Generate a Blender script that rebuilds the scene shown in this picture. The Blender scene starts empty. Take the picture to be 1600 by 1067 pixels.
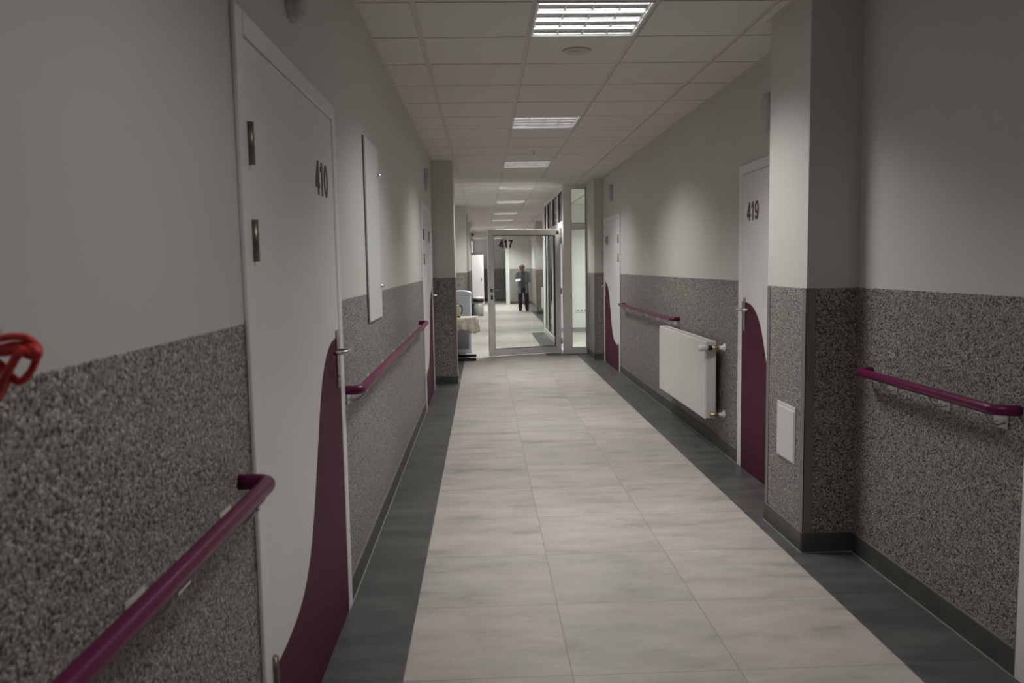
import bpy, bmesh, math, random
from mathutils import Vector, Matrix
random.seed(7)
C = bpy.context.scene.collection
PI = math.pi
# ---------------------------------------------------------------- dimensions
XL, XR, XN = -0.607, 1.813, 1.82      # left wall, right wall, right wall near the camera
H, DADO = 2.727, 1.317                # ceiling height, top of the mosaic plaster
YB, YE = -3.0, 30.2                   # corridor ends
GX, GY0, GY1 = 1.30, 12.95, 17.0      # glazed room: corridor face, front, back

# ---------------------------------------------------------------- materials
def mat(name, col, rough=0.5, metal=0.0, spec=0.5):
    m = bpy.data.materials.new(name); m.use_nodes = True
    b = m.node_tree.nodes['Principled BSDF']
    b.inputs['Base Color'].default_value = (*col, 1)
    b.inputs['Roughness'].default_value = rough
    b.inputs['Metallic'].default_value = metal
    b.inputs['Specular IOR Level'].default_value = spec
    return m
class NT:
    def __init__(s, m): s.m = m; s.t = m.node_tree; s.b = s.t.nodes['Principled BSDF']
    def n(s, typ, **kw):
        nd = s.t.nodes.new(typ)
        for k, v in kw.items(): setattr(nd, k, v)
        return nd
    def l(s, a, b): s.t.links.new(a, b)
    def math(s, op, a, b=None, c=None):
        nd = s.n('ShaderNodeMath', operation=op)
        for i, v in enumerate((a, b, c)):
            if v is None: continue
            if isinstance(v, (int, float)): nd.inputs[i].default_value = v
            else: s.l(v, nd.inputs[i])
        return nd.outputs[0]
    def mix(s, f, a, b, blend='MIX'):
        nd = s.n('ShaderNodeMix', data_type='RGBA', blend_type=blend)
        for i, v in ((0, f), (6, a), (7, b)):
            if isinstance(v, (int, float)): nd.inputs[i].default_value = v
            elif isinstance(v, tuple): nd.inputs[i].default_value = (*v, 1)
            else: s.l(v, nd.inputs[i])
        return nd.outputs[2]
    def ramp(s, f, stops, interp='LINEAR'):
        nd = s.n('ShaderNodeValToRGB'); nd.color_ramp.interpolation = interp
        e = nd.color_ramp.elements
        while len(e) < len(stops): e.new(0.5)
        for x, (p, c) in zip(e, stops): x.position = p; x.color = (*c, 1)
        s.l(f, nd.inputs[0]); return nd.outputs[0]
    def noise(s, vec, scale, detail=3, rough=.5):
        nd = s.n('ShaderNodeTexNoise'); nd.inputs['Scale'].default_value = scale
        nd.inputs['Detail'].default_value = detail; nd.inputs['Roughness'].default_value = rough
        s.l(vec, nd.inputs['Vector']); return nd.outputs['Fac']
    def pos(s):
        g = s.n('ShaderNodeNewGeometry'); return g.outputs['Position']
    def scale(s, v, sc):
        nd = s.n('ShaderNodeMapping'); nd.inputs['Scale'].default_value = sc
        s.l(v, nd.inputs['Vector']); return nd.outputs[0]
    def bump(s, h, strength, dist=.002):
        nd = s.n('ShaderNodeBump'); nd.inputs['Strength'].default_value = strength
        nd.inputs['Distance'].default_value = dist
        s.l(h, nd.inputs['Height']); s.l(nd.outputs[0], s.b.inputs['Normal'])

PAINT = (0.605, 0.583, 0.56)
def wall_material():
    """cream paint above a grainy mosaic plaster dado"""
    m = mat('painted_wall_with_mosaic_dado', PAINT, .55); t = NT(m)
    p = t.pos()
    v = t.n('ShaderNodeTexVoronoi', feature='F1'); v.inputs['Scale'].default_value = 165
    t.l(p, v.inputs['Vector'])
    sep = t.n('ShaderNodeSeparateColor'); t.l(v.outputs['Color'], sep.inputs[0])
    grain = t.ramp(sep.outputs[0], [(0, (.020, .018, .017)), (.13, (.05, .046, .042)), (.25, (.23, .212, .195)),
                                    (.60, (.31, .288, .266)), (.84, (.37, .345, .32)), (.95, (.55, .52, .49))])
    blot = t.noise(p, 122, 2)
    grain = t.mix(1.0, grain, t.ramp(blot, [(.36, (.30, .29, .28)), (.44, (.95, .95, .95)), (.7, (1.12, 1.12, 1.12))]), 'MULTIPLY')
    sx = t.n('ShaderNodeSeparateXYZ'); t.l(p, sx.inputs[0])
    edge = t.math('MULTIPLY', t.math('SUBTRACT', t.noise(p, 170, 1), .5), .014)
    z = t.math('ADD', sx.outputs[2], edge)
    up = t.math('GREATER_THAN', z, DADO)
    soft = t.ramp(t.noise(t.scale(p, (1, 1, 1)), 2.2, 3), [(.3, tuple(c * .975 for c in PAINT)), (.7, tuple(c * 1.02 for c in PAINT))])
    t.l(t.mix(up, grain, soft), t.b.inputs['Base Color'])
    t.l(t.math('MULTIPLY_ADD', up, .15, .42), t.b.inputs['Roughness'])
    h = t.math('MULTIPLY', t.math('SUBTRACT', 1.0, up), v.outputs['Distance'])
    t.bump(t.math('MULTIPLY', h, -60), .3, .002)
    return m
def floor_material(name, dark):
    m = mat(name, (.4, .4, .4), .5); t = NT(m)
    p = t.pos(); sx = t.n('ShaderNodeSeparateXYZ'); t.l(p, sx.inputs[0])
    def cell(o, off):
        a = t.math('DIVIDE', t.math('SUBTRACT', o, off), .6)
        return t.math('FLOOR', a), t.math('FRACT', a)
    cx, fx = cell(sx.outputs[0], -0.3112); cy, fy = cell(sx.outputs[1], 2.7065 - 6)
    def edge(f): return t.math('LESS_THAN', t.math('SUBTRACT', .5, t.math('ABSOLUTE', t.math('SUBTRACT', f, .5))), .0030)
    joint = t.math('MAXIMUM', edge(fx), edge(fy))
    cv = t.n('ShaderNodeCombineXYZ'); t.l(cx, cv.inputs[0]); t.l(cy, cv.inputs[1])
    wn = t.n('ShaderNodeTexWhiteNoise', noise_dimensions='3D'); t.l(cv.outputs[0], wn.inputs['Vector'])
    off = t.n('ShaderNodeVectorMath', operation='MULTIPLY_ADD')
    t.l(wn.outputs['Color'], off.inputs[0]); off.inputs[1].default_value = (30, 30, 30); t.l(p, off.inputs[2])
    streak = t.noise(t.scale(off.outputs[0], (1.0, 2.7, 1)), 2.6, 7, .66)
    cloud = t.noise(t.scale(off.outputs[0], (1, 1.8, 1)), 1.9, 4, .55)
    fine = t.noise(p, 90, 3, .6)
    if dark:
        c = t.ramp(streak, [(.28, (.060, .061, .059)), (.5, (.088, .0885, .085)), (.75, (.135, .134, .128))])
        c = t.mix(t.math('MULTIPLY', joint, .6), c, (.16, .155, .145))
    else:
        c = t.ramp(streak, [(.26, (.27, .258, .243)), (.42, (.42, .393, .367)), (.55, (.475, .443, .416)), (.75, (.53, .498, .468))])
        tone = t.ramp(cloud, [(.3, (.84, .88, .875)), (.48, (1, .995, .99)), (.75, (1.06, 1.035, 1.02))])
        c = t.mix(1.0, c, tone, 'MULTIPLY')
        tint = t.ramp(wn.outputs['Value'], [(0, (.93, .95, .94)), (.35, (1, .985, .975)), (.7, (1.03, 1.0, .985)), (1, (.98, .99, .98))])
        c = t.mix(1.0, c, tint, 'MULTIPLY')
        c = t.mix(t.math('MULTIPLY', joint, .62), c, (.15, .138, .128))
    c = t.mix(1.0, c, t.ramp(fine, [(.3, (.95, .95, .95)), (.7, (1.04, 1.04, 1.04))]), 'MULTIPLY')
    t.l(c, t.b.inputs['Base Color'])
    t.l(t.math('MULTIPLY_ADD', streak, .2, .30), t.b.inputs['Roughness'])
    t.b.inputs['Specular IOR Level'].default_value = .4
    t.bump(t.math('SUBTRACT', t.math('MULTIPLY', fine, .15), joint), .25, .0015)
    return m
def ceiling_material():
    m = mat('mineral_fibre_ceiling_tile', (.70, .66, .62), .9); t = NT(m)
    p = t.pos()
    c = t.ramp(t.noise(p, 260, 2), [(.35, (.655, .63, .605)), (.6, (.715, .688, .66))])
    sx = t.n('ShaderNodeVectorMath', operation='FLOOR'); 
    t.l(t.scale(p, (1 / .6, 1 / .6, 0)), sx.inputs[0])
    t.l(c, t.b.inputs['Base Color']); t.bump(t.noise(p, 300, 2), .3, .001)
    return m
def speckle(name, col, rough, sc, amp=.06, metal=0):
    m = mat(name, col, rough, metal); t = NT(m)
    f = t.noise(t.pos(), sc, 3)
    t.l(t.ramp(f, [(.3, tuple(c * (1 - amp) for c in col)), (.7, tuple(min(1, c * (1 + amp)) for c in col))]), t.b.inputs['Base Color'])
    return m
def brushed(name, col, rough):
    m = mat(name, col, rough, 1.0); t = NT(m)
    f = t.noise(t.scale(t.pos(), (1, 1, 40)), 60, 2)
    t.l(t.math('MULTIPLY_ADD', f, .2, rough - .1), t.b.inputs['Roughness'])
    return m
def glass_material(name, tint=(.955, .985, .962)):
    m = bpy.data.materials.new(name); m.use_nodes = True; nt = m.node_tree; nt.nodes.clear()
    o = nt.nodes.new('ShaderNodeOutputMaterial'); mx = nt.nodes.new('ShaderNodeMixShader')
    tr = nt.nodes.new('ShaderNodeBsdfTransparent'); tr.inputs[0].default_value = (*tint, 1)
    gl = nt.nodes.new('ShaderNodeBsdfGlossy'); gl.inputs['Roughness'].default_value = .01
    fr = nt.nodes.new('ShaderNodeFresnel'); fr.inputs[0].default_value = 1.45
    nt.links.new(fr.outputs[0], mx.inputs[0]); nt.links.new(tr.outputs[0], mx.inputs[1])
    nt.links.new(gl.outputs[0], mx.inputs[2]); nt.links.new(mx.outputs[0], o.inputs[0])
    return m
def emit(name, col, s):
    m = bpy.data.materials.new(name); m.use_nodes = True; nt = m.node_tree; nt.nodes.clear()
    o = nt.nodes.new('ShaderNodeOutputMaterial'); e = nt.nodes.new('ShaderNodeEmission')
    e.inputs[0].default_value = (*col, 1); e.inputs[1].default_value = s
    nt.links.new(e.outputs[0], o.inputs[0]); return m
def lace_material():
    m = mat('crocheted_lace', (.72, .66, .54), .9); t = NT(m)
    p = t.pos()
    v = t.n('ShaderNodeTexVoronoi'); v.inputs['Scale'].default_value = 16; t.l(p, v.inputs['Vector'])
    t.l(t.ramp(v.outputs['Distance'], [(.18, (.50, .43, .34)), (.32, (.74, .68, .57)), (.5, (.62, .55, .45)), (.6, (.78, .73, .62))]), t.b.inputs['Base Color'])
    return m

M = dict(
    wall=wall_material(), floor=floor_material('pale_stone_effect_tile', False), floor_dark=floor_material('charcoal_stone_effect_tile', True),
    ceil=ceiling_material(), tbar=speckle('ceiling_grid_enamel', (.58, .545, .51), .5, 20, .02),
    base=speckle('dark_stone_skirting', (.080, .078, .072), .45, 9, .18), grout=mat('pale_grout', (.30, .29, .27), .7),
    guard=speckle('grey_corner_guard_plastic', (.20, .187, .172), .5, 30, .03),
    white=speckle('white_room_paint', (.74, .74, .72), .6, 3, .02),
    door=speckle('white_door_laminate', (.77, .77, .775), .38, 4, .02), frame=speckle('white_painted_steel_frame', (.78, .78, .775), .35, 5, .02),
    plum=mat('plum_laminate', (.085, .014, .038), .6, 0, .2), rail=mat('plum_rail_vinyl', (.125, .008, .058), .32, 0, .3),
    number=mat('plum_lettering', (.085, .014, .038), .4), number_dark=mat('dark_plum_lettering', (.022, .005, .009), .4),
    steel=brushed('brushed_steel', (.55, .53, .50), .32), chrome=mat('chrome', (.8, .8, .8), .12, 1), hinge=brushed('bronze_hinge_metal', (.25, .215, .165), .4),
    bracket=mat('silver_bracket', (.58, .57, .54), .35, .5), rad=speckle('radiator_enamel', (.70, .69, .66), .32, 6, .02),
    brass=brushed('brass_fitting', (.50, .38, .20), .35), plastic=speckle('white_plastic', (.74, .73, .71), .4, 10, .02),
    grey=speckle('grey_plastic', (.33, .33, .32), .45, 12, .05), black=speckle('black_plastic', (.012, .012, .013), .4, 20, .2),
    alu=speckle('white_aluminium_profile', (.80, .795, .775), .35, 6, .02), gasket=mat('black_rubber_gasket', (.012, .012, .012), .6),
    glass=glass_material('clear_glass'), mirror=mat('louver_reflector', (.80, .81, .82), .26, 1.0),
    tube=emit('lit_fluorescent_tube', (1, .985, .965), 7), daylight=emit('bright_window_light', (.97, .99, 1), 1.6),
    panelw=speckle('white_lacquered_panel', (.66, .665, .66), .33, 6, .02), lens=speckle('translucent_call_lamp', (.46, .46, .465), .35, 20, .05),
    cooler=speckle('bluish_white_plastic', (.62, .65, .75), .4, 8, .02), cooler_door=speckle('slate_grey_plastic', (.23, .235, .25), .4, 8, .04),
    blue=mat('blue_plastic', (.02, .03, .25), .4), lace=lace_material(), beige=speckle('beige_enamel', (.56, .49, .36), .4, 10, .04),
    red=speckle('red_ribbon', (.60, .040, .036), .5, 30, .2), yellow=mat('yellow_edge_strip', (.26, .21, .03), .5),
    skin=speckle('skin', (.42, .23, .15), .55, 40, .08), hair=speckle('grey_hair', (.40, .38, .35), .8, 90, .3),
    denim=speckle('pale_blue_denim', (.27, .315, .385), .85, 60, .25), knit=speckle('brown_grey_knit', (.13, .11, .105), .9, 70, .2),
    trousers=speckle('dark_trousers', (.035, .032, .035), .85, 50, .2), shoe=speckle('black_shoe', (.012, .011, .011), .5, 30, .2),
    paper=mat('white_paper', (.85, .86, .88), .6), outlet=mat('outlet_recess', (.25, .26, .28), .5), eye=mat('dark_eye', (.01, .008, .007), .2),
    lip=mat('lip', (.30, .10, .08), .5),
)
# ---------------------------------------------------------------- mesh builder
class MB:
    def __init__(s): s.v = []; s.f = []; s.mi = []; s.sm = []
    def add(s, vs, fs, mi=0, smooth=False):
        o = len(s.v); s.v += [tuple(v) for v in vs]
        for f in fs: s.f.append(tuple(i + o for i in f)); s.mi.append(mi); s.sm.append(smooth)
        return s
    def box(s, a, b, mi=0):
        x0, y0, z0 = (min(p, q) for p, q in zip(a, b)); x1, y1, z1 = (max(p, q) for p, q in zip(a, b))
        vs = [(x0, y0, z0), (x1, y0, z0), (x1, y1, z0), (x0, y1, z0), (x0, y0, z1), (x1, y0, z1), (x1, y1, z1), (x0, y1, z1)]
        return s.add(vs, [(3, 2, 1, 0), (4, 5, 6, 7), (0, 1, 5, 4), (1, 2, 6, 5), (2, 3, 7, 6), (3, 0, 4, 7)], mi)
    def rbox(s, a, b, r=.004, mi=0, seg=2):
        bm = bmesh.new(); x0, y0, z0 = (min(p, q) for p, q in zip(a, b)); x1, y1, z1 = (max(p, q) for p, q in zip(a, b))
        bmesh.ops.create_cube(bm, size=1)
        for v in bm.verts: v.co = Vector(((x0 + x1) / 2 + v.co.x * (x1 - x0), (y0 + y1) / 2 + v.co.y * (y1 - y0), (z0 + z1) / 2 + v.co.z * (z1 - z0)))
        r = min(r, .45 * min(x1 - x0, y1 - y0, z1 - z0))
        bmesh.ops.bevel(bm, geom=bm.edges[:], offset=r, segments=seg, affect='EDGES', profile=.5)
        return s.bm(bm, mi)
    def bm(s, bm, mi=0, smooth=False):
        bm.verts.index_update()
        s.add([v.co for v in bm.verts], [[v.index for v in f.verts] for f in bm.faces], mi, smooth); bm.free(); return s
    def tube(s, pts, r, n=16, mi=0, cap=True, flat=1.0):
        pts = [Vector(p) for p in pts]; rs = r if isinstance(r, (list, tuple)) else [r] * len(pts)
        t0 = (pts[1] - pts[0]).normalized()
        up = Vector((0, 0, 1)) if abs(t0.z) < .9 else Vector((0, 1, 0))
        u = (up - t0 * up.dot(t0)).normalized(); vs = []; fs = []
        for i, p in enumerate(pts):
            a = pts[max(i - 1, 0)]; b = pts[min(i + 1, len(pts) - 1)]; t = (b - a).normalized()
            u = (u - t * u.dot(t)).normalized(); w = t.cross(u)
            for k in range(n):
                an = 2 * PI * k / n; vs.append(p + u * (math.cos(an) * rs[i] * flat) + w * (math.sin(an) * rs[i]))
        for i in range(len(pts) - 1):
            for k in range(n):
                a = i * n + k; b = i * n + (k + 1) % n; fs.append((a, b, b + n, a + n))
        s.add(vs, fs, mi, True)
        if cap:
            s.add(vs[:n], [tuple(range(n))[::-1]], mi); s.add(vs[-n:], [tuple(range(n))], mi)
        return s
    def lathe(s, prof, o=(0, 0, 0), axis='Z', n=24, mi=0, smooth=True):
        o = Vector(o); vs = []; fs = []
        for (r, h) in prof:
            for k in range(n):
                a = 2 * PI * k / n; c, d = r * math.cos(a), r * math.sin(a)
                vs.append(o + Vector({'Z': (c, d, h), 'Y': (c, h, -d), 'X': (h, c, d)}[axis]))
        for i in range(len(prof) - 1):
            for k in range(n):
                a = i * n + k; b = i * n + (k + 1) % n; fs.append((a, b, b + n, a + n))
        s.add(vs, fs, mi, smooth)
        s.add(vs[:n], [tuple(range(n))[::-1]], mi); s.add(vs[-n:], [tuple(range(n))], mi)
        return s
    def prism(s, poly, y0, y1, mi=0, smooth=False):
        """poly in (x,z), extruded along y"""
        n = len(poly); vs = [(x, y0, z) for x, z in poly] + [(x, y1, z) for x, z in poly]
        s.add(vs, [tuple(range(n)), tuple(range(2 * n - 1, n - 1, -1))], mi)
        s.add(vs, [(i, i + n, (i + 1) % n + n, (i + 1) % n) for i in range(n)], mi, smooth); return s
    def build(s, name, mats, parent=None, loc=(0, 0, 0), rz=0, bevel=0):
        me = bpy.data.meshes.new(name); me.from_pydata(s.v, [], s.f)
        for m in (mats if isinstance(mats, (list, tuple)) else [mats]): me.materials.append(m)
        me.polygons.foreach_set('material_index', s.mi); me.polygons.foreach_set('use_smooth', s.sm)
        bm = bmesh.new(); bm.from_mesh(me); bmesh.ops.remove_doubles(bm, verts=bm.verts, dist=1e-5)
        bmesh.ops.recalc_face_normals(bm, faces=bm.faces); bm.to_mesh(me); bm.free(); me.update()
        o = bpy.data.objects.new(name, me); C.objects.link(o); o.location = loc; o.rotation_euler = (0, 0, rz)
        if parent: o.parent = parent
        if bevel:
            b = o.modifiers.new('bevel', 'BEVEL'); b.width = bevel; b.segments = 2; b.limit_method = 'ANGLE'
        return o
def bx(name, a, b, m, parent=None, r=0):
    k = MB()
    k.rbox(a, b, r) if r else k.box(a, b)
    return k.build(name, m, parent)
def tag(o, label=None, cat=None, group=None, kind=None):
    for k, v in (('label', label), ('category', cat), ('group', group), ('kind', kind)):
        if v: o[k] = v
    return o
def thing(name, label, cat, loc=(0, 0, 0), rz=0, group=None, kind=None):
    o = bpy.data.objects.new(name, None); C.objects.link(o); o.location = loc; o.rotation_euler = (0, 0, rz)
    return tag(o, label, cat, group, kind)
def struct(o, label=None, cat=None): return tag(o, label, cat, None, 'structure')
def arc(c, r, a0, a1, n=8):
    return [(c[0] + r * math.cos(a0 + (a1 - a0) * i / n), c[1] + r * math.sin(a0 + (a1 - a0) * i / n)) for i in range(n + 1)]
def dup(root, loc, label=None, group=None):
    r = root.copy(); C.objects.link(r); r.location = loc
    if label: r['label'] = label
    if group: r['group'] = group
    for ch in list(root.children):
        c = ch.copy(); C.objects.link(c); c.parent = r
        for g in ch.children:
            d = g.copy(); C.objects.link(d); d.parent = c
    return r
def ell(cx, cy, rx, ry, a0=0, a1=360, n=40):
    return [(cx + rx * math.cos(math.radians(a0 + (a1 - a0) * i / n)), cy + ry * math.sin(math.radians(a0 + (a1 - a0) * i / n))) for i in range(n + 1)]
DIGITS = {      # centre lines of bold grotesque numerals, cap height 1
    '0': [ell(.29, .5, .205, .42)],
    '1': [[(.33, 1.0), (.33, 0)], [(.08, .765), (.17, .775), (.25, .82), (.30, .90), (.325, .96)]],
    '4': [[(.40, 1.0), (.40, 0)], [(.385, .93), (.075, .30)], [(.02, .285), (.57, .285)]],
    '7': [[(.03, .92), (.535, .92)], [(.50, .90), (.40, .74), (.31, .52), (.25, .28), (.225, 0)]],
    '8': [ell(.29, .725, .175, .20), ell(.29, .285, .205, .21)],
    '9': [ell(.285, .665, .20, .26), ell(.285, .665, .205, .28, 20, -8, 6) + [(.49, .52), (.475, .36), (.43, .20), (.36, .105), (.285, .08), (.20, .10), (.13, .16), (.095, .23)]],
}
def lettering(name, txt, height, width, m, parent, loc, sw=.165):
    """numerals as thin raised strokes standing on loc, facing -y"""
    adv = .605; k = MB(); sx_ = width / (adv * len(txt)) / 1.0; h = sw / 2
    for q, ch in enumerate(txt):
        for pi_, path in enumerate(DIGITS[ch]):
            n = len(path); closed = math.dist(path[0], path[-1]) < 1e-6; L = []; R = []
            for i, (x, y) in enumerate(path):
                a = path[i - 1] if i else (path[-2] if closed else path[0]); b = path[i + 1] if i < n - 1 else (path[1] if closed else path[-1])
                dx, dy = b[0] - a[0], b[1] - a[1]; l_ = math.hypot(dx, dy); nx, ny = -dy / l_ * h, dx / l_ * h
                L.append((x + nx, y + ny)); R.append((x - nx, y - ny))
            for i in range(n - 1):
                quad = [L[i], L[i + 1], R[i + 1], R[i]]
                k.prism([((q * adv + x) * sx_, min(max(y, 0), 1) * height) for x, y in quad], -.0014 - .0005 * pi_, 0)
    return k.build(name, m, parent, loc)

# ---------------------------------------------------------------- the shell
T = .15
struct(MB().box((XL - T, YB, 0), (XL, YE, H)).build('wall_left', M['wall']), 'long left corridor wall, cream paint over grey mosaic plaster', 'wall')
k = MB().box((XN, YB, 0), (XN + T, 3.95, H)).box((XR, 3.95, 0), (XR + T, GY0 + .1, H)).box((XR, GY1 + .35, 0), (XR + T, YE, H))
struct(k.build('wall_right', M['wall']), 'right corridor wall, cream paint over grey mosaic plaster', 'wall')
struct(MB().box((XL - T, YB - T, 0), (XN + T, YB, H)).build('wall_near', M['wall']), 'end wall behind the viewer', 'wall')
struct(MB().box((.90, YE, 0), (XR + T, YE + T, H)).build('wall_far', M['wall']), 'far end wall behind the standing person', 'wall')
k = MB().box((XL - T, YE, 2.51), (.90, YE + .3, H)).box((XL - T, YE, 0), (-.42, YE + .3, 2.51))
struct(k.build('wall_header', M['wall']), 'lowered header over the opening at the far end', 'wall')
k = MB().box((-.42 - T, YE + .3, 0), (-.42, 33, 2.55)).box((.90, YE + T, 0), (1.05, 33, 2.55)).box((-.6, 33, 0), (1.05, 33.1, 2.55))
struct(k.build('wall_lobby', M['wall']), 'walls of the small lobby beyond the far opening', 'wall')
struct(MB().box((-.57, YE + .3, 2.53), (1.05, 33, 2.60)).build('ceiling_lobby', M['ceil']), 'lower ceiling of the far lobby', 'ceiling')
def pillar(x0, x1, y0, y1, label):
    return struct(MB().box((x0, y0, 0), (x1, y1, H)).build('pillar', M['wall']), label, 'pillar')
RPX = 1.567
pillar(RPX, XN + .02, 3.83, 4.36, 'nearest right pillar, with a white hatch low on its side')
pillar(1.68, XR + .02, 12.05, 13.02, 'right pillar against the glass partition')
pillar(1.57, XR + .02, 20.5, 20.95, 'right pillar in front of the far radiator')
pillar(1.57, XR + .02, 23.6, 24.0, 'right pillar behind the far radiator')
PL = -.343
for y0, y1, lb in ((9.84, 10.3, 'nearest left pillar, hiding half of the lace covered table'), (17.1, 17.55, 'second left pillar, beyond the water cooler'),
                   (20.0, 20.4, 'third left pillar down the corridor'), (23.7, 24.1, 'left pillar nearest the tall white cabinet')):
    pillar(XL - .02, PL, y0, y1, lb)
# grey corner guards on the pillars
def guard(xc, yc, sx, sy, w=.045):
    t = .003
    g = MB().box((xc - sx * t, yc - t, .1), (xc + sx * w, yc, DADO)).box((xc - sx * t, yc - t, .1), (xc, yc + sy * w, DADO))
    return g
k = guard(RPX, 3.83, 1, 1); k.box((RPX - .003, 4.32, .1), (RPX, 4.36, DADO))
struct(k.build('trim_1', M['guard']), 'grey corner guards on the nearest right pillar', 'corner guard')
struct(guard(PL, 9.84, -1, 1).build('trim_2', M['guard']), 'grey corner guard on the nearest left pillar', 'corner guard')
struct(guard(1.68, 12.05, 1, 1).build('trim_3', M['guard']), 'grey corner guard on the pillar by the glass partition', 'corner guard')
for i, (x, y, s) in enumerate(((PL, 17.1, -1), (PL, 20.0, -1), (PL, 23.7, -1), (1.57, 20.5, 1), (1.57, 23.6, 1))):
    struct(guard(x, y, s, 1).build('trim_%d' % (i + 4), M['guard']), 'grey corner guard on a far pillar', 'corner guard')
# skirtings: (x,y) runs with the room on the side given by (nx,ny)
BT, BH = .010, .098
def skirting(name, runs, label):
    k = MB()
    for (x0, y0), (x1, y1), (nx, ny) in runs:
        L = math.hypot(x1 - x0, y1 - y0); n = max(1, math.ceil(L / .6)); dx, dy = (x1 - x0) / L, (y1 - y0) / L
        for i in range(n):
            a, b = i * .6, min((i + 1) * .6, L); b2 = b - .0025
            p = (x0 + dx * a, y0 + dy * a, .003); q = (x0 + dx * b2 + nx * BT, y0 + dy * b2 + ny * BT, BH)
            k.box(p, q)
            if b < L: k.box((x0 + dx * b2, y0 + dy * b2, .003), (x0 + dx * b + nx * BT * .8, y0 + dy * b + ny * BT * .8, BH - .002), 1)
        k.box((x0, y0, 0), (x1 + nx * (BT + .004), y1 + ny * (BT + .004), .004), 1)
        k.box((x0, y0, BH), (x1 + nx * BT * .7, y1 + ny * BT * .7, BH + .003), 2)
    return struct(k.build(name, [M['base'], M['grout'], M['guard']]), label, 'baseboard')
skirting('baseboard_left', [((XL, YB), (XL, 2.04), (1, 0)), ((XL, 3.38), (XL, 8.05), (1, 0)), ((XL, 9.43), (XL, 9.84), (1, 0)), ((XL, 9.84), (PL + BT, 9.84), (0, -1)), ((PL, 9.84), (PL, 10.3), (1, 0)),
    ((XL, 10.3), (XL, 17.1), (1, 0)), ((XL, 17.1), (PL + BT, 17.1), (0, -1)), ((PL, 17.1), (PL, 17.55), (1, 0)), ((XL, 17.55), (XL, 20), (1, 0)), ((XL, 20), (PL, 20), (0, -1)), ((PL, 20), (PL, 20.4), (1, 0)),
    ((XL, 20.4), (XL, 23.7), (1, 0)), ((XL, 23.7), (PL, 23.7), (0, -1)), ((PL, 23.7), (PL, 24.1), (1, 0)), ((XL, 24.1), (XL, YE), (1, 0))], 'dark tiled skirting along the left wall')
skirting('baseboard_right', [((XN, YB), (XN, 1.2), (-1, 0)), ((XN, 2.585), (XN, 3.83), (-1, 0)), ((XN, 3.83), (RPX - BT, 3.83), (0, -1)), ((RPX, 3.83), (RPX, 4.36), (-1, 0)),
    ((XR, 5.60), (XR, 10.53), (-1, 0)), ((XR, 11.91), (XR, 12.05), (-1, 0)), ((XR, 12.05), (1.68 - BT, 12.05), (0, -1)), ((1.68, 12.05), (1.68, 12.93), (-1, 0)),
    ((XR, GY1 + .35), (XR, 20.5), (-1, 0)), ((XR, 20.5), (1.57, 20.5), (0, -1)), ((1.57, 20.5), (1.57, 20.95), (-1, 0)), ((XR, 20.95), (XR, 23.6), (-1, 0)), ((XR, 23.6), (1.57, 23.6), (0, -1)), ((1.57, 23.6), (1.57, 24.0), (-1, 0)), ((XR, 24.0), (XR, YE), (-1, 0))],
    'dark tiled skirting along the right wall')
skirting('baseboard_far', [((1.0, YE), (XR, YE), (0, -1)), ((-.42, 33), (.9, 33), (0, -1))], 'dark tiled skirting at the far end')
# floor: pale field with a charcoal border
LX, RX = -.3112, 1.4888
k = MB()
def fq(x0, x1, y0, y1, mi):
    if x1 > x0 and y1 > y0: k.add([(x0, y0, 0), (x1, y0, 0), (x1, y1, 0), (x0, y1, 0)], [(0, 1, 2, 3)], mi)
fq(XL, LX, YB, YE, 1)
fq(LX, RX, YB, 12.68, 0); fq(RX, XN, YB, 12.68, 1)
fq(LX, 1.01, 12.68, 16.96, 0); fq(1.01, XN, 12.68, GY0 + .03, 1); fq(1.01, GX + .03, GY0 + .03, 16.96, 1)
fq(GX + .03, 4.2, GY0 + .03, 16.96, 0); fq(GX + .03, 4.2, 16.96, GY1 + .2, 0); fq(1.01, GX + .03, 16.96, GY1 + .2, 1)
fq(LX, 1.01, 16.96, GY1 + .2, 0)
fq(LX, RX, GY1 + .2, YE, 0); fq(RX, XR, GY1 + .2, YE, 1); fq(-.57, 1.0, YE, 33, 0)
struct(k.build('floor', [M['floor'], M['floor_dark']]), 'pale stone tile floor with a charcoal border', 'floor')
# ceiling: tiles in an exposed grid, open where the luminaires sit
xs = [XL, -.3176, .2824, .8824, 1.4824, XN]
y_0 = 4.0206
LIT = [-5, 0, 5, 10, 15, 20, 26, 31, 37, 41]
k = MB(); j = -12
TH = .012; W2 = .0125
while y_0 + .6 * j < YE:
    ya, yb = max(YB, y_0 + .6 * j), min(YE, y_0 + .6 * (j + 1))
    for i in range(5):
        if i == 2 and j in LIT: continue
        x0, x1 = xs[i] + (W2 + .003 if i else 0), xs[i + 1] - (W2 + .003 if i < 4 else 0); y0, y1 = ya + .009, yb - .009
        z = H + random.uniform(-.0006, .0006)
        # tegular tile: face drops a little below the flange
        k.box((x0, y0, z), (x1, y1, z + .022), 0)
    k.box((xs[0], ya - .012, H + .010), (xs[-1], ya + .012, H + .03), 1)
    j += 1
for x in xs[1:-1]: k.box((x - W2 - .004, YB, H + .007), (x + W2 + .004, YE, H + .03), 1)
k.box((XL, YB, H - .004), (XL + .022, YE, H + .01), 1).box((XR - .022, 4.36, H - .004), (XR, GY0, H + .01), 1).box((XN - .022, YB, H - .004), (XN, 3.83, H + .01), 1)
k.box((RPX - .022, 3.80, H - .004), (RPX, 4.38, H + .01), 1).box((RPX - .022, 3.808, H - .004), (XN, 3.83, H + .01), 1)
k.box((XL, YB, H + .13), (XN, YE, H + .16), 2)
for x in (XL - .02, XN): k.box((x, YB, H), (x + .02, YE, H + .14), 2)
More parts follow.
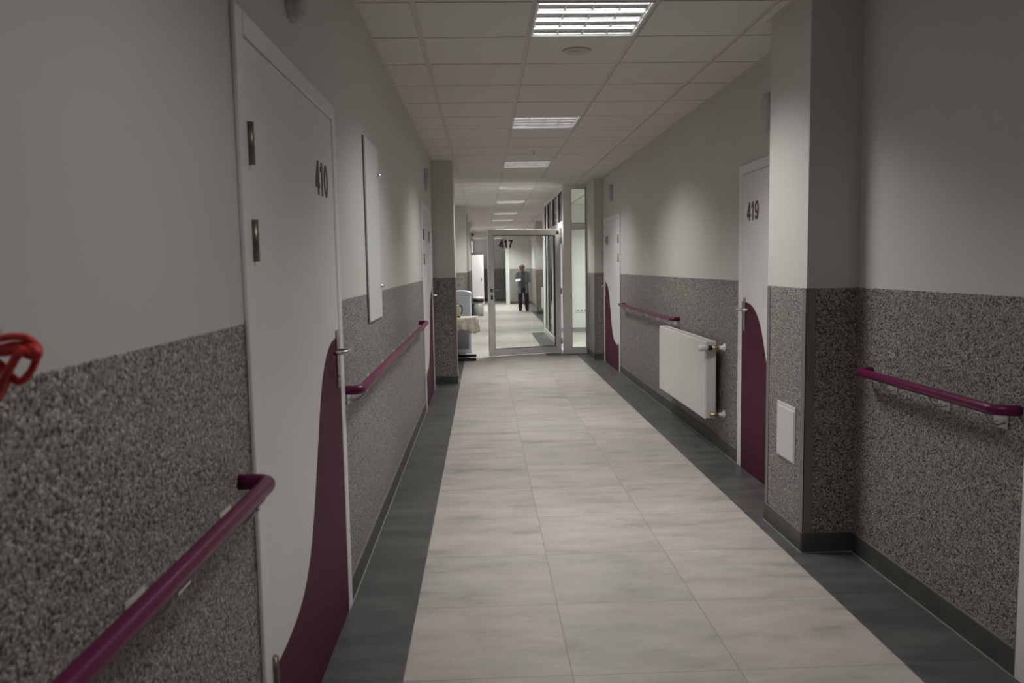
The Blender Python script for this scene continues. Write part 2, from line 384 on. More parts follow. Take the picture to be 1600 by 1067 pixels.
struct(k.build('ceiling', [M['ceil'], M['tbar'], M['white']]), 'suspended ceiling of square tiles in a grid', 'ceiling')

# ---------------------------------------------------------------- luminaires
def make_light():
    r = thing('ceiling_light', '', 'ceiling light', (0, 0, H))
    h = .2925
    f = MB()
    for a, b in (((-h, -h), (h, -h + .012)), ((-h, h - .012), (h, h)), ((-h, -h), (-h + .012, h)), ((h - .012, -h), (h, h))):
        f.box((a[0], a[1], -.003), (b[0], b[1], .012))
    f.box((-h, -h, .012), (-h + .004, h, .10)).box((h - .004, -h, .012), (h, h, .10)).box((-h, -h, .012), (h, -h + .004, .10)).box((-h, h - .004, .012), (h, h, .10)).box((-h, -h, .096), (h, h, .10))
    f.build('frame', M['frame'], r)
    g = MB(); q = h - .012; n = 4; P = 2 * q / n
    # long parabolic wings between the tubes (run along x)
    for i in range(n + 1):
        yc = -q + i * P
        prof = []
        for s in (-1, 1):
            for tt in range(7):
                u = tt / 6; prof.append((s, u))
        left = [(yc - (.004 + .040 * u ** 2) if i > 0 else yc, .004 + .050 * u) for u in [t / 6 for t in range(7)]]
        right = [(yc + (.004 + .040 * u ** 2) if i < n else yc, .004 + .050 * u) for u in [t / 6 for t in range(7)]]
        loop = left + right[::-1]
        vs = [(-q, y, z) for y, z in loop] + [(q, y, z) for y, z in loop]; m = len(loop)
        g.add(vs, [(a, (a + 1) % m, (a + 1) % m + m, a + m) for a in range(m)], 0, False)
    g.build('reflector', M['mirror'], r)
    for c in range(5):
        xc = -q + .003 + c * (2 * q - .006) / 4; b = MB()
        for i in range(n):
            y0 = -q + i * P + .004; y1 = y0 + P - .008; e = []
            for t in range(9):
                u = t / 8; y = y0 + (y1 - y0) * u; e.append((y, .004 + .012 * math.sin(PI * u)))
            top = [(y1 - .035, .05), (y0 + .035, .05)]
            loop = e + top; m = len(loop)
            vs = [(xc - .003, y, z) if z < .03 else (xc - .012, y, z) for y, z in loop] + [(xc + .003, y, z) if z < .03 else (xc + .012, y, z) for y, z in loop]
            b.add(vs, [tuple(range(m)), tuple(range(2 * m - 1, m - 1, -1))] + [(a, a + m, (a + 1) % m + m, (a + 1) % m) for a in range(m)])
        b.build('cross_blade', M['mirror'], r)
    for i in range(n):
        yc = -q + (i + .5) * P
        MB().tube([(-q + .006, yc, .025), (q - .006, yc, .025)], .0095, 12).build('tube', M['tube'], r)
    l = bpy.data.lights.new('lamp', 'AREA'); l.shape = 'SQUARE'; l.size = .54; l.energy = LAMP; l.color = (1, .985, .968); l.spread = math.radians(SPREAD)
    o = bpy.data.objects.new('lamp', l); C.objects.link(o); o.parent = r; o.location = (0, 0, -.004)
    return r
LAMP, SPREAD = 22.5, 126
LN = ['ceiling light above the viewer, beside the red ribbon', 'nearest ceiling light, large at the top of the view beside the round detector', 'second ceiling light from the viewer, between the access panel and the radiator',
      'third ceiling light, just before the glass partition', 'fourth ceiling light, directly above the open glass door', 'fifth ceiling light from the viewer, first light beyond the open glass door',
      'sixth ceiling light from the viewer, second light beyond the open glass door', 'seventh ceiling light from the viewer, a thin bright bar', 'ceiling light just above the top rail of the open glass door', 'last ceiling light, nearest the far end wall']
proto = make_light()
base_ = [c for c in proto.children if c.type == 'LIGHT'][0].data
bright = base_.copy(); bright.energy = LAMP * 1.6; dim = base_.copy(); dim.energy = LAMP * .38
bright.color = (1, 1, .975); brighter = bright.copy(); brighter.energy = LAMP * 2.3
for i, j in enumerate(LIT):
    loc = (.5824, y_0 + .6 * j + .3, H)
    if i == 0:
        # the one over the viewer is dimmed to stand in for lens vignetting
        proto.location = loc; proto['label'] = LN[0]; proto['group'] = 'louvred ceiling lights along the corridor'
    else:
        c_ = dup(proto, loc, LN[i], 'louvred ceiling lights along the corridor')
        if i == 1: c_['label'] = LN[1]
        if j >= 15:                      # the stretch beyond the glass partition has brighter lamps
            for q_ in c_.children:
                if q_.type == 'LIGHT': q_.data = bright if j < 36 else brighter
[c for c in proto.children if c.type == 'LIGHT'][0].data = dim
lob = thing('surface_light', 'bright strip light on the low ceiling beyond the far opening', 'ceiling light', (.45, 31.3, 2.53))
bx('housing', (-.32, -.15, -.02), (.32, .15, 0), M['frame'], lob)
bx('diffuser', (-.3, -.13, -.035), (.3, .13, -.02), emit('lobby_diffuser', (1, .97, .92), .7), lob)
# ---------------------------------------------------------------- ceiling fittings
d = thing('smoke_detector', 'round flush detector on the ceiling tile behind the nearest light', 'detector', (.588, 4.92, H))
MB().lathe([(.086, 0), (.086, -.006), (.078, -.011), (.060, -.012)], n=40).build('rim', M['tbar'], d)
MB().lathe([(.060, -.008), (.058, -.016), (.040, -.022), (.0, -.023)], n=40).build('cover', M['tbar'], d)
d = thing('ceiling_sprinkler', 'tiny sprinkler head on the ceiling before the third light', 'sprinkler', (.6, 9.14, H))
MB().lathe([(.03, 0), (.028, -.006), (.012, -.008)], n=20).build('escutcheon', M['plastic'], d)
MB().lathe([(.008, -.006), (.008, -.03), (.016, -.032), (.016, -.035)], n=14).build('nozzle', M['chrome'], d)
d = thing('exit_sign', 'small white sign hanging edge-on under the far ceiling', 'sign', (-.31, 23.1, H))
MB().tube([(0, 0, 0), (0, 0, -.06)], .006, 8).build('stem', M['plastic'], d)
MB().rbox((-.012, -.16, -.20), (.012, .16, -.055), .004).build('sign_panel', M['plastic'], d)
d = thing('dome_camera', 'black dome camera under the header at the far end', 'camera', (-.36, YE, 2.62))
MB().lathe([(.05, 0), (.05, -.03)], axis='Y', n=20).build('mount', M['plastic'], d)
MB().lathe([(.045, -.03), (.042, -.05), (.028, -.07), (.0, -.078)], axis='Y', n=20).build('dome', M['black'], d)

# ---------------------------------------------------------------- doors
LEFT, RIGHT = PI / 2, -PI / 2     # wall-local: x along the wall (viewer's right), -y out of the wall
SW = [(0, 1.176), (.07, 1.174), (.14, 1.168), (.20, 1.155), (.26, 1.128), (.31, 1.095), (.36, 1.045), (.41, .97), (.46, .87), (.51, .765), (.56, .665), (.61, .575),
      (.66, .505), (.71, .455), (.77, .415), (.83, .390), (.90, .372), (.98, .360), (1.08, .352), (1.2, .348)]
def smooth_curve(p, n=4):
    out = []
    for i in range(len(p) - 1):
        a = p[max(i - 1, 0)]; b = p[i]; c = p[i + 1]; d_ = p[min(i + 2, len(p) - 1)]
        for t in range(n):
            u = t / n
            out.append(tuple(.5 * (2 * b[q] + (c[q] - a[q]) * u + (2 * a[q] - 5 * b[q] + 4 * c[q] - d_[q]) * u * u + (3 * b[q] - a[q] - 3 * c[q] + d_[q]) * u ** 3) for q in (0, 1)))
    return out + [p[-1]]
def door(idx, loc, rot, W, handle, number, label, ht=2.11, swoosh=True):
    """W outer frame width, handle 'L' or 'R' (viewer's side)"""
    r = thing('door_%d' % idx, label, 'door', loc, rot, None, 'structure')
    fw = .068; k = MB()
    for a, b in (((0, 0), (fw, ht)), ((W - fw, 0), (W, ht)), ((fw, ht - .062), (W - fw, ht))):
        k.rbox((a[0], -.013, a[1]), (b[0], 0, b[1]), .004)
    for x in (fw - .001, W - fw - .011): k.box((x, -.011, 0), (x + .012, 0, ht - .07))
    k.build('door_frame', M['frame'], r)
    l0, l1, top = fw + .012, W - fw - .012, ht - .066
    leaf = MB().rbox((l0, -.009, .006), (l1, 0, top), .002).build('door_leaf', M['door'], r)
    lw = l1 - l0; sgn = 1 if handle == 'L' else -1; x0 = l0 if handle == 'L' else l1
    if swoosh:
        e = [(s, z) for s, z in smooth_curve(SW) if s <= lw]; e.append((lw, e[-1][1]))
        poly = [(x0 + sgn * s, z) for s, z in e] + [(x0 + sgn * lw, .007), (x0, .007)]
        tag(MB().prism(poly, -.0102, -.0085).build('swoosh_panel', M['plum'], leaf), 'plum curved decoration on the lower door leaf')
    hx = x0 + sgn * .055
    MB().rbox((hx - .019, -.016, .972), (hx + .019, -.009, 1.205), .003).lathe([(.009, -.017), (.009, -.021)], (hx, 0, 1.02), 'Y', 14).build('handle_plate', M['steel'], leaf)
    pts = [(hx, -.014, 1.125), (hx, -.05, 1.125)] + [(hx + sgn * (.018 - .018 * math.cos(a)), -.05 - .018 * math.sin(a), 1.125) for a in (PI / 6, PI / 3, PI / 2)] + [(hx + sgn * .07, -.070, 1.125), (hx + sgn * .100, -.066, 1.125), (hx + sgn * .118, -.054, 1.125), (hx + sgn * .125, -.036, 1.125), (hx + sgn * .126, -.022, 1.125)]
    MB().tube(pts, .0088, 14).build('lever', M['steel'], leaf)
    kx = l1 + .004 if handle == 'L' else l0 - .004
    for z in (1.777, 1.528, .345):
        MB().lathe([(.0095, -.054), (.0095, .054)], (kx, -.017, z), 'Z', 14).box((kx - sgn * .0, -.0125, z - .05), (kx - sgn * .022 , -.0095, z + .05)).build('hinge', M['hinge'], leaf)
    if number:
        lettering('room_number', number, .124, .232, M['number'], leaf, (l0 + .085 if handle == 'L' else l1 - .112 - .232, -.0092, 1.724))
    return r
door(1, (XL, 2.045, 0), LEFT, 1.335, 'R', '410', 'nearest white door on the left, numbered 410, plum sweep at its foot')
door(2, (XL, 8.055, 0), LEFT, 1.37, 'R', '411', 'far white door on the left beside the pillar, plum sweep at its foot')
door(3, (XR, 5.602, 0), RIGHT, 1.225, 'L', '419', 'white door on the right, numbered 419, half hidden by the pillar')
door(4, (XR, 11.905, 0), RIGHT, 1.37, 'L', '418', 'far white door on the right beyond the radiator')
d5 = door(5, (XN, 2.583, 0), RIGHT, 1.335, 'R', None, 'pale door frame edge at the right border of the view', swoosh=False)
bx('edge_strip', (-.002, -.012, 0), (0, 0, 2.10), M['yellow'], d5)
# narrow white doorway edge at the far opening
struct(MB().box((.86, YE - .02, 0), (1.0, YE + .0, 2.40)).box((.86, YE, 0), (.90, YE + .15, 2.40)).build('door_6', M['frame']), 'white doorway jamb at the far end behind the standing person', 'door')

# ---------------------------------------------------------------- handrails
def handrail(loc, rot, L, brackets, label, r=.0195, off=.075, bend=.035):
    t = thing('handrail', label, 'handrail', loc, rot, 'plum handrails on the corridor walls')
    pts = [(0, 0, 0)] + [(bend - bend * math.cos(a), -off + bend - bend * math.sin(a), 0) for a in [PI / 2 * i / 6 for i in range(7)]]
    pts += [(L * f, -off, 0) for f in (.25, .5, .75)]
    pts += [(L - bend + bend * math.sin(a), -off + bend - bend * math.cos(a), 0) for a in [PI / 2 * i / 6 for i in range(7)]] + [(L, 0, 0)]
    pts = [(p[0], min(p[1], 0), p[2]) for p in pts]
    MB().tube(pts, r, 20).build('rail', M['rail'], t)
    for b in brackets:
        k = MB().rbox((b - .04, -.004, -.078), (b + .04, 0, -.028), .002)
        for s in (-.022, .022):
            k.tube([(b + s, -.002, -.055), (b + s, -.03, -.062), (b + s, -.055, -.055), (b + s, -.072, -.038), (b + s, -off, -r + .002)], .0045, 8)
        k.tube([(b - .022, -.03, -.062), (b + .022, -.03, -.062)], .0045, 8)
        k.box((b - .03, -off - .012, -r - .003), (b + .03, -off + .012, -r + .002))
        k.build('bracket', M['bracket'], t)
    return t
handrail((XL, -.9, .935), LEFT, 2.845, [.25, .85, 1.35, 1.80, 2.24, 2.72], 'nearest plum handrail on the left wall, ending at the nearest door')
handrail((XL, 3.40, .935), LEFT, 4.08, [.12 + .6 * i for i in range(7)], 'long plum handrail on the left wall beneath the access panel')
handrail((XR, 10.2, .930), RIGHT, 2.86, [.15, .75, 1.35, 1.95, 2.7], 'plum handrail on the right wall behind the radiator')
handrail((XN, 3.672, .930), RIGHT, 1.04, [.20, .60, .95], 'short plum handrail on the near right wall beside the pillar', bend=.06)

# ---------------------------------------------------------------- radiators
def radiator(loc, rot, L, ht, z0, label, off=.05, dp=.085, valve='R'):
    r = thing('radiator', label, 'radiator', loc, rot, 'white panel radiators on the right wall')
    y0, y1 = -off - dp, -off
    k = MB().rbox((.012, y0, z0), (L - .012, y0 + .012, z0 + ht), .005)
    k.rbox((.02, y1 - .012, z0), (L - .02, y1, z0 + ht), .005)
    k.rbox((.0, y0 + .003, z0 + ht - .03), (L, y0 + .010, z0 + ht - .012), .003)
    k.build('panel', M['rad'], r)
    c = MB().rbox((0, y0 + .004, z0 + .01), (.012, y1 - .004, z0 + ht), .004).rbox((L - .012, y0 + .004, z0 + .01), (L, y1 - .004, z0 + ht), .004)
    c.box((.01, y0 + .01, z0 + ht - .012), (L - .01, y0 + .018, z0 + ht - .002)).box((.01, y1 - .02, z0 + ht - .012), (L - .01, y1 - .01, z0 + ht - .002))
    n = int(L / .022)
    for i in range(n): c.box((.012 + i * .022, y0 + .016, z0 + ht - .010), (.012 + i * .022 + .013, y1 - .016, z0 + ht - .004))
    c.build('cover', M['rad'], r)
    for x in (.2, L - .2): MB().box((x, y1, z0 + .1), (x + .03, -.0015, z0 + ht - .1)).build('wall_bracket', M['plastic'], r)
    x = L + .042; zt = z0 + ht - .045; ym = (y0 + y1) / 2
    v = MB().tube([(L - .005, ym, zt), (L + .02, ym, zt)], .013, 12).lathe([(.017, L + .018), (.017, L + .034)], (0, ym, zt), 'X', 6, smooth=False)
    v.tube([(x, ym - .012, zt), (x, -.02, zt)], .011, 12).lathe([(.016, ym + .014), (.016, ym + .032)], (x, 0, zt), 'Y', 6, smooth=False)
    vb = v.build('valve', M['brass'], r)
    MB().lathe([(.017, ym - .010), (.019, ym - .022), (.019, ym - .040)], (x, 0, zt), 'Y', 20).build('valve_collar', M['black'], vb)
    MB().lathe([(.019, ym - .040), (.0235, ym - .046), (.0235, ym - .092), (.020, ym - .105), (.0, ym - .106)], (x, 0, zt), 'Y', 24).build('thermostat_head', M['plastic'], vb)
    zb = z0 + .045
    w = MB().tube([(L - .005, ym, zb), (L + .02, ym, zb)], .012, 12).lathe([(.016, L + .016), (.016, L + .032)], (0, ym, zb), 'X', 6, smooth=False)
    w.tube([(x, ym - .022, zb), (x, -.02, zb)], .011, 12).lathe([(.015, ym + .014), (.015, ym + .03)], (x, 0, zb), 'Y', 6, smooth=False)
    w.build('return_valve', M['brass'], r)
    for z in (zt, zb):
        MB().lathe([(.034, -.0015), (.033, -.006), (.022, -.014), (.015, -.018), (.014, -.045), (.0, -.046)], (x, 0, z), 'Y', 24).build('pipe_rosette', M['plastic'], r)
    return r
radiator((XR, 7.60, 0), RIGHT, 1.615, .60, .252, 'white panel radiator on the right wall between handrail and door 419')
radiator((XR, 23.2, 0), RIGHT, 1.6, .60, .20, 'far white radiator seen through the glass door')

# ---------------------------------------------------------------- wall panels, lamps
p = thing('access_panel', 'tall white access panel with two round locks on the left wall', 'access panel', (XL, 4.205, 0), LEFT)
MB().rbox((0, -.004, 1.166), (.525, 0, 2.134), .002).build('panel_shadow_gap', M['black'], p)  # black rim, coloured to draw the shadow line around the panel door
tag(MB().rbox((.003, -.013, 1.168), (.522, -.004, 2.132), .002).build('panel_door', M['panelw'], p))
for z in (1.98, 1.347): MB().lathe([(.014, -.013), (.014, -.020), (.010, -.023), (.010, -.031), (.0, -.033)], (.490, 0, z), 'Y', 20).build('lock', M['chrome'], p)
p = thing('inspection_hatch', 'small white hatch low on the side of the nearest right pillar', 'hatch', (RPX, 4.182, 0), RIGHT)
MB().rbox((0, -.006, .418), (.245, 0, .712), .003).build('hatch_frame', M['panelw'], p)
MB().rbox((.008, -.010, .426), (.237, -.005, .690), .003).build('hatch_door', M['panelw'], p)
def call_lamp(loc, rot, label, wd=.14, ht=.24):
    r = thing('call_lamp', label, 'call lamp', loc, rot, 'nurse call lamps above the doors')
    w2, h2 = wd / 2, ht / 2; c = .035
    poly = [(w2, -h2 + c), (w2, h2 - c), (w2 - c, h2), (-w2 + c, h2), (-w2, h2 - c), (-w2, -h2 + c), (-w2 + c, -h2), (w2 - c, -h2)]
    MB().prism(poly, -.018, 0).build('back_box', M['lens'], r, bevel=.003)
    q = [(x * .84, z * .88) for x, z in poly]
    k = MB(); n = len(q)
    rings = [(1.08, -.018), (1.08, -.036), (1.02, -.046), (.7, -.049)]
    vs = [(x * s, y, z * s) for s, y in rings for x, z in q]
    k.add(vs, [(a * n + b, a * n + (b + 1) % n, (a + 1) * n + (b + 1) % n, (a + 1) * n + b) for a in range(3) for b in range(n)] + [tuple(range(3 * n, 4 * n))], 0, True)
    k.build('lens', M['lens'], r)
    return r
call_lamp((XL, 2.70, 2.375), LEFT, 'grey call lamp above door 410, cut by the top of the view')
call_lamp((XL, 8.78, 2.385), LEFT, 'grey call lamp above the far left door')
call_lamp((XR, 5.02, 2.375), RIGHT, 'grey call lamp above door 419, peeking past the pillar')
call_lamp((XR, 11.2, 2.43), RIGHT, 'pale call lamp above the far right door')

# ---------------------------------------------------------------- glazed room beside the corridor
k = MB().box((GX, GY1 + .2, 0), (4.3, GY1 + .35, H)).box((4.2, GY0, 0), (4.35, GY1 + .2, H)).box((XR + T - .02, GY0, 0), (4.2, GY0 + .12, H))
struct(k.build('wall_glazed_room', M['white']), 'plain white walls of the glazed room', 'wall')
k = MB(); yy = GY0
while yy < GY1 + .2:
    for i in range(5):
        k.box((GX + .0 + .6 * i + .008, yy + .008, H + .001), (GX + .6 * i + .592, min(yy + .6, GY1 + .2) - .008, H + .02), 0)
    k.box((GX, yy - .01, H + .004), (4.3, yy + .01, H + .02), 1); yy += .6
struct(k.build('ceiling_glazed_room', [M['ceil'], M['tbar']]), 'tiled ceiling of the glazed room', 'ceiling')
k = MB().box((GX + .1, GY1 + .19, 0), (4.2, GY1 + .2, .09))
struct(k.build('baseboard_glazed_room', M['grout']), 'grey skirting in the glazed room', 'baseboard')
gl = thing('room_light', 'square ceiling light inside the glazed room', 'ceiling light', (2.95, 15.2, H))
bx('housing', (-.3, -.3, -.012), (.3, .3, 0), M['frame'], gl)
l = bpy.data.lights.new('lamp', 'AREA'); l.shape = 'SQUARE'; l.size = .56; l.energy = 74; l.color = (.96, 1, .96); l.spread = math.radians(150)
o = bpy.data.objects.new('lamp', l); C.objects.link(o); o.parent = gl; o.location = (0, 0, -.014)
s = thing('power_outlet', 'white triple socket seen low through the narrow glass panel', 'power outlet', (1.99, GY1 + .2, .42))
MB().rbox((0, -.012, 0), (.25, 0, .085), .004).build('cover_plate', M['plastic'], s)
for i in range(3): MB().lathe([(.021, -.0125), (.019, -.004)], (.048 + i * .077, -.001, .0425), 'Y', 20).build('socket', M['outlet'], s)

def pane(name, a, b, parent, gk=.006):
    """glass sheet with its black gasket; thin axis is the smallest"""
    o = MB().box(a, b).build(name, M['glass'], parent)
    d = [abs(b[i] - a[i]) for i in range(3)]; ax = d.index(min(d)); u = 1 - ax; g = MB()
    lo = [min(a[i], b[i]) for i in range(3)]; hi = [max(a[i], b[i]) for i in range(3)]
    lo[ax] -= .009; hi[ax] += .009
    def bar(ch):
        p, q = lo[:], hi[:]
        for i, s_, e in ch: p[i], q[i] = s_, e
        g.box(p, q)
    bar([(u, lo[u], lo[u] + gk)]); bar([(u, hi[u] - gk, hi[u])]); bar([(2, lo[2], lo[2] + gk), (u, lo[u] + gk, hi[u] - gk)]); bar([(2, hi[2] - gk, hi[2]), (u, lo[u] + gk, hi[u] - gk)])
    g.build('gasket', M['gasket'], o); return o
FT = .07
# front: corner post and narrow sidelight
w = thing('window_1', 'narrow white framed glass panel beside the right pillar', 'window', (GX, GY0, 0), 0, None, 'structure')
k = MB().rbox((0, 0, 0), (.135, FT + .03, H - .001), .004).rbox((.135, 0, 0), (.38, FT, .095), .003).rbox((.135, 0, 2.018), (.38, FT, 2.112), .003).rbox((.135, 0, 2.665), (.38, FT, H - .001), .003).rbox((.369, 0, .095), (.381, FT, 2.67), .002)
k.build('window_frame', M['alu'], w)
pane('glass_pane', (.135, .030, .095), (.369, .036, 2.018), w); pane('glass_pane', (.135, .030, 2.112), (.369, .036, 2.665), w)
# side: fixed lights and transoms facing the corridor
w = thing('window_2', 'white framed glazing along the corridor side of the glazed room', 'window', (GX, GY0, 0), 0, None, 'structure')
DY0, DY1 = .19, 1.42          # doorway
k = MB(); X1 = FT
tops = [.10, 1.02, 2.13, 3.30, 4.05]
k.rbox((0, .10, 2.655), (X1, 4.05, H - .001), .003).rbox((0, .10, 2.055), (X1, 4.05, 2.155), .003)
for y in tops[1:-1]: k.rbox((0, y - .045, 2.155), (X1, y + .045, 2.655), .003)
k.rbox((0, 3.97, 0), (X1, 4.05, H - .005), .003)
k.rbox((0, DY1, 0), (X1, DY1 + .08, 2.055), .003).rbox((0, DY1 + .08, 0), (X1, 3.97, .10), .003)
for y in (2.13, 3.30): k.rbox((0, y - .045, .10), (X1, y + .045, 2.055), .003)
k.rbox((0, .10, 0), (X1, DY0 - .005, 2.055), .003)
k.build('window_frame', M['alu'], w)
for a, b in zip(tops[:-1], tops[1:]): pane('transom_pane', (.032, a + (.045 if a > .2 else .002), 2.155), (.038, b - (.045 if b < 4 else .08), 2.655), w, .012)
for a, b in ((DY1 + .08, 2.085), (2.175, 3.255), (3.345, 3.97)): pane('glass_pane', (.032, a, .10), (.038, b, 2.055), w, .012)
# the open glass door leaf; local x from hinge to free edge
hp = Vector((GX - .035, 13.14, 0)); fe = Vector((.080, 12.71, 0)); dv = fe - hp; LW = dv.length
# local +x runs from the free edge to the hinge, -y faces the viewer
d7 = thing('door_7', 'open white framed glass door numbered 417', 'door', (fe.x, fe.y, 0), math.atan2(-dv.y, -dv.x), None, 'structure')
LZ0, LZ1, st = .012, 2.025, .095
k = MB().rbox((0, -.03, LZ0), (st, .03, LZ1), .005).rbox((LW - st, -.03, LZ0), (LW, .03, LZ1), .005).rbox((st, -.03, LZ0), (LW - st, .03, LZ0 + .105), .005).rbox((st, -.03, LZ1 - .095), (LW - st, .03, LZ1), .005)
leaf = k.build('door_leaf', M['alu'], d7)
gp = pane('glass_pane', (st, -.004, LZ0 + .105), (LW - st, .004, LZ1 - .095), d7, .009)
lettering('room_number', '417', .128, .245, M['number_dark'], d7, (.19, -.0045, 1.728), .175)
hx = .045
MB().lathe([(.026, -.03), (.026, -.037), (.022, -.040)], (hx, 0, 1.062), 'Y', 20).build('handle_rose', M['black'], d7)
MB().tube([(hx, -.036, 1.062), (hx, -.066, 1.062), (hx + .01, -.076, 1.062), (hx + .03, -.080, 1.063), (hx + .14, -.078, 1.064)], .0095, 12).build('lever', M['steel'], d7)
MB().rbox((hx - .017, -.038, .915), (hx + .017, -.03, .985), .008).build('lock_cylinder', M['black'], d7)
for z in (.2, 1.02, 1.84): MB().lathe([(.011, z - .05), (.011, z + .05)], (LW + .004, -.036, 0), 'Z', 14).build('hinge', M['steel'], d7)
MB().rbox((LW - .075, -.044, LZ1 - .085), (LW - .035, -.03, LZ1 - .035), .008).build('door_contact', M['black'], d7)

# ---------------------------------------------------------------- lobby window at the far end
w = thing('window_3', 'bright window slit at the far left end', 'window', (-.42, 30.62, 1.92), 0, None, 'structure')
bx('glass_pane', (0, .05, .05), (.008, 2.15, .50), M['daylight'], w)
k = MB()
for a, b in (((0, 0), (.05, .55)), ((2.15, 0), (2.2, .55)), ((.05, 0), (2.15, .05)), ((.05, .5), (2.15, .55))): k.box((0, a[0], a[1]), (.014, b[0], b[1]))
k.build('window_frame', M['frame'], w)

# ---------------------------------------------------------------- left bay: cooler, table, kettle, bins, cabinet
wc = thing('water_cooler', 'bluish white water cooler standing behind the lace covered table', 'water cooler', (-.385, 13.47, 0))
k = MB()
k.rbox((-.175, -.02, 0), (.175, .30, .98), .02, 0, 3)          # rear body
k.rbox((-.175, -.15, 0), (.175, 0, .985), .014)
k.build('body', M['cooler'], wc)
lid = [(-.182, .97), (.182, .97), (.182, 1.0)] + [(.182 * math.cos(a), 1.0 + .045 * math.sin(a)) for a in [PI * i / 14 for i in range(1, 14)]] + [(-.182, 1.0)]
MB().prism(lid, -.155, .305).build('lid', M['cooler'], wc, bevel=.008)
MB().rbox((-.155, -.156, .64), (.155, -.148, .955), .006).build('front_panel', M['cooler'], wc)
MB().rbox((-.155, -.157, .07), (.130, -.148, .61), .006).build('lower_door', M['cooler_door'], wc)
for x in (-.12, -.05): MB().tube([(x, -.15, .84), (x, -.19, .84), (x, -.195, .79)], .011, 10).build('tap', M['black'], wc)
MB().rbox((.176, -.11, .35), (.192, -.07, .40), .004).build('side_clip', M['blue'], wc)
tb = thing('side_table', 'small table on black T feet beside the left pillar', 'table', (-.365, 12.50, 0))
MB().rbox((-.235, -.27, .625), (.235, .27, .648), .004).build('tabletop', M['beige'], tb)
for y in (-.24, .26):
    MB().rbox((-.225, y - .022, .0), (.235, y + .022, .044), .006).build('foot', M['black'], tb)
    MB().rbox((-.21, y - .02, .04), (-.16, y + .02, .628), .005).build('leg', M['black'], tb)
# lace cloth
def cloth():
    bm = bmesh.new(); n = 40
    X0, X1, Y0, Y1, zt = -.262, .262, -.30, .30, .6525
    top = []
    per = []
    N = 40
    def pt(u):   # around perimeter u 0..4, rounded corners
        i = int(u) % 4; f = u - int(u)
        c = [(X0, Y0), (X1, Y0), (X1, Y1), (X0, Y1)]; a, b = c[i], c[(i + 1) % 4]
        return a[0] + (b[0] - a[0]) * f, a[1] + (b[1] - a[1]) * f
    rows = []
    for lev in range(8):
        d_ = lev / 7; row = []
        for q in range(4 * N):
            x, y = pt(q / N); drop = (.145 + .065 * abs(math.sin(q / N * PI * 1.5 + .5))) * d_ + .012 * abs(math.sin(q * .55)) * (lev == 7)
            nx, ny = (x / .262, y / .30); flare = (.004 + .022 * d_ * math.sin(q * .62) + .010 * d_)
            m = max(abs(nx), abs(ny)); ox = flare * (nx if abs(nx) >= m - 1e-6 else 0); oy = flare * (ny if abs(ny) >= m - 1e-6 else 0)
            row.append(bm.verts.new((x * (.97 if lev == 0 else 1) + ox, y * (.97 if lev == 0 else 1) + oy, zt - drop - (0 if lev == 0 else .004))))
        rows.append(row)
    for a, b in zip(rows[:-1], rows[1:]):
        for q in range(4 * N): bm.faces.new((a[q], a[(q + 1) % (4 * N)], b[(q + 1) % (4 * N)], b[q]))
    bm.faces.new(rows[0])
    return MB().bm(bm, 0, True)
o = cloth().build('tablecloth', M['lace'], None, (-.365, 12.50, 0)); sd = o.modifiers.new('thickness', 'SOLIDIFY'); sd.thickness = .003; sd.offset = 1
tag(o, 'cream lace tablecloth draped over the small table', 'tablecloth')
kt = thing('kettle', 'beige kettle with a black handle on the lace tablecloth', 'kettle', (-.425, 12.52, .6555))
MB().lathe([(.060, 0), (.062, .012), (.058, .022)], n=28).build('base', M['black'], kt)
MB().lathe([(.056, .022), (.058, .05), (.050, .14), (.043, .185), (.040, .195), (.0, .20)], n=28).build('body', M['beige'], kt)
MB().tube([(.042, 0, .180), (.065, 0, .190), (.085, 0, .170), (.09, 0, .12), (.082, 0, .07), (.058, 0, .055)], .010, 12).build('handle', M['black'], kt)
MB().tube([(-.045, 0, .15), (-.065, 0, .175), (-.075, 0, .185)], [.016, .012, .009], 12).build('spout', M['beige'], kt)
MB().lathe([(.012, .197), (.012, .212), (.0, .215)], n=14).build('lid_knob', M['black'], kt)
def bin_(loc, r, h, label, lidm):
    b = thing('waste_bin', label, 'waste bin', loc, 0, None)
    MB().lathe([(r * .92, 0), (r * .93, .02), (r * .97, h * .74)], n=32).build('body', M['grey'], b)
    MB().lathe([(r * 1.02, h * .72), (r * 1.03, h * .86), (r * .98, h * .87)], n=32).build('collar', M['black'], b)
    MB().lathe([(r * 1.0, h * .865), (r * 1.0, h * .93), (r * .9, h * .98), (r * .5, h * 1.0), (0, h * 1.005)], n=32).build('lid', lidm, b)
    MB().rbox((r * .3, -r * 1.25, .01), (r * .75, -r * .75, .03), .006).build('pedal', M['black'], b)
    return b
bin_((-.155, 23.5, 0), .165, .56, 'grey pedal bin with black collar and white lid', M['plastic'])
b = thing('pail', 'dark pail half hidden between water cooler and pedal bin', 'pail', (-.40, 23.0, 0))
MB().lathe([(.10, 0), (.14, .36), (.145, .37), (.13, .37), (.09, .03), (0, .03)], n=28).build('body', M['black'], b)
MB().tube([(.14 * math.cos(a), -.0, .36 + .14 * math.sin(a)) for a in [PI * i / 10 for i in range(11)]], .005, 8).build('handle', M['grey'], b)
cb = thing('cabinet', 'tall white cabinet standing at the far left behind the pedal bin', 'cabinet', (-.19, 29.75, 0))
MB().rbox((-.22, -.25, .05), (.22, .25, 1.855), .006).box((-.20, -.23, 0), (.20, .23, .05)).build('carcass', M['panelw'], cb)
dr = MB().rbox((-.215, -.268, .06), (.165, -.25, 1.845), .004).build('cabinet_door', M['panelw'], cb)
MB().rbox((.12, -.285, .90), (.14, -.268, 1.02), .004).build('handle', M['black'], dr)
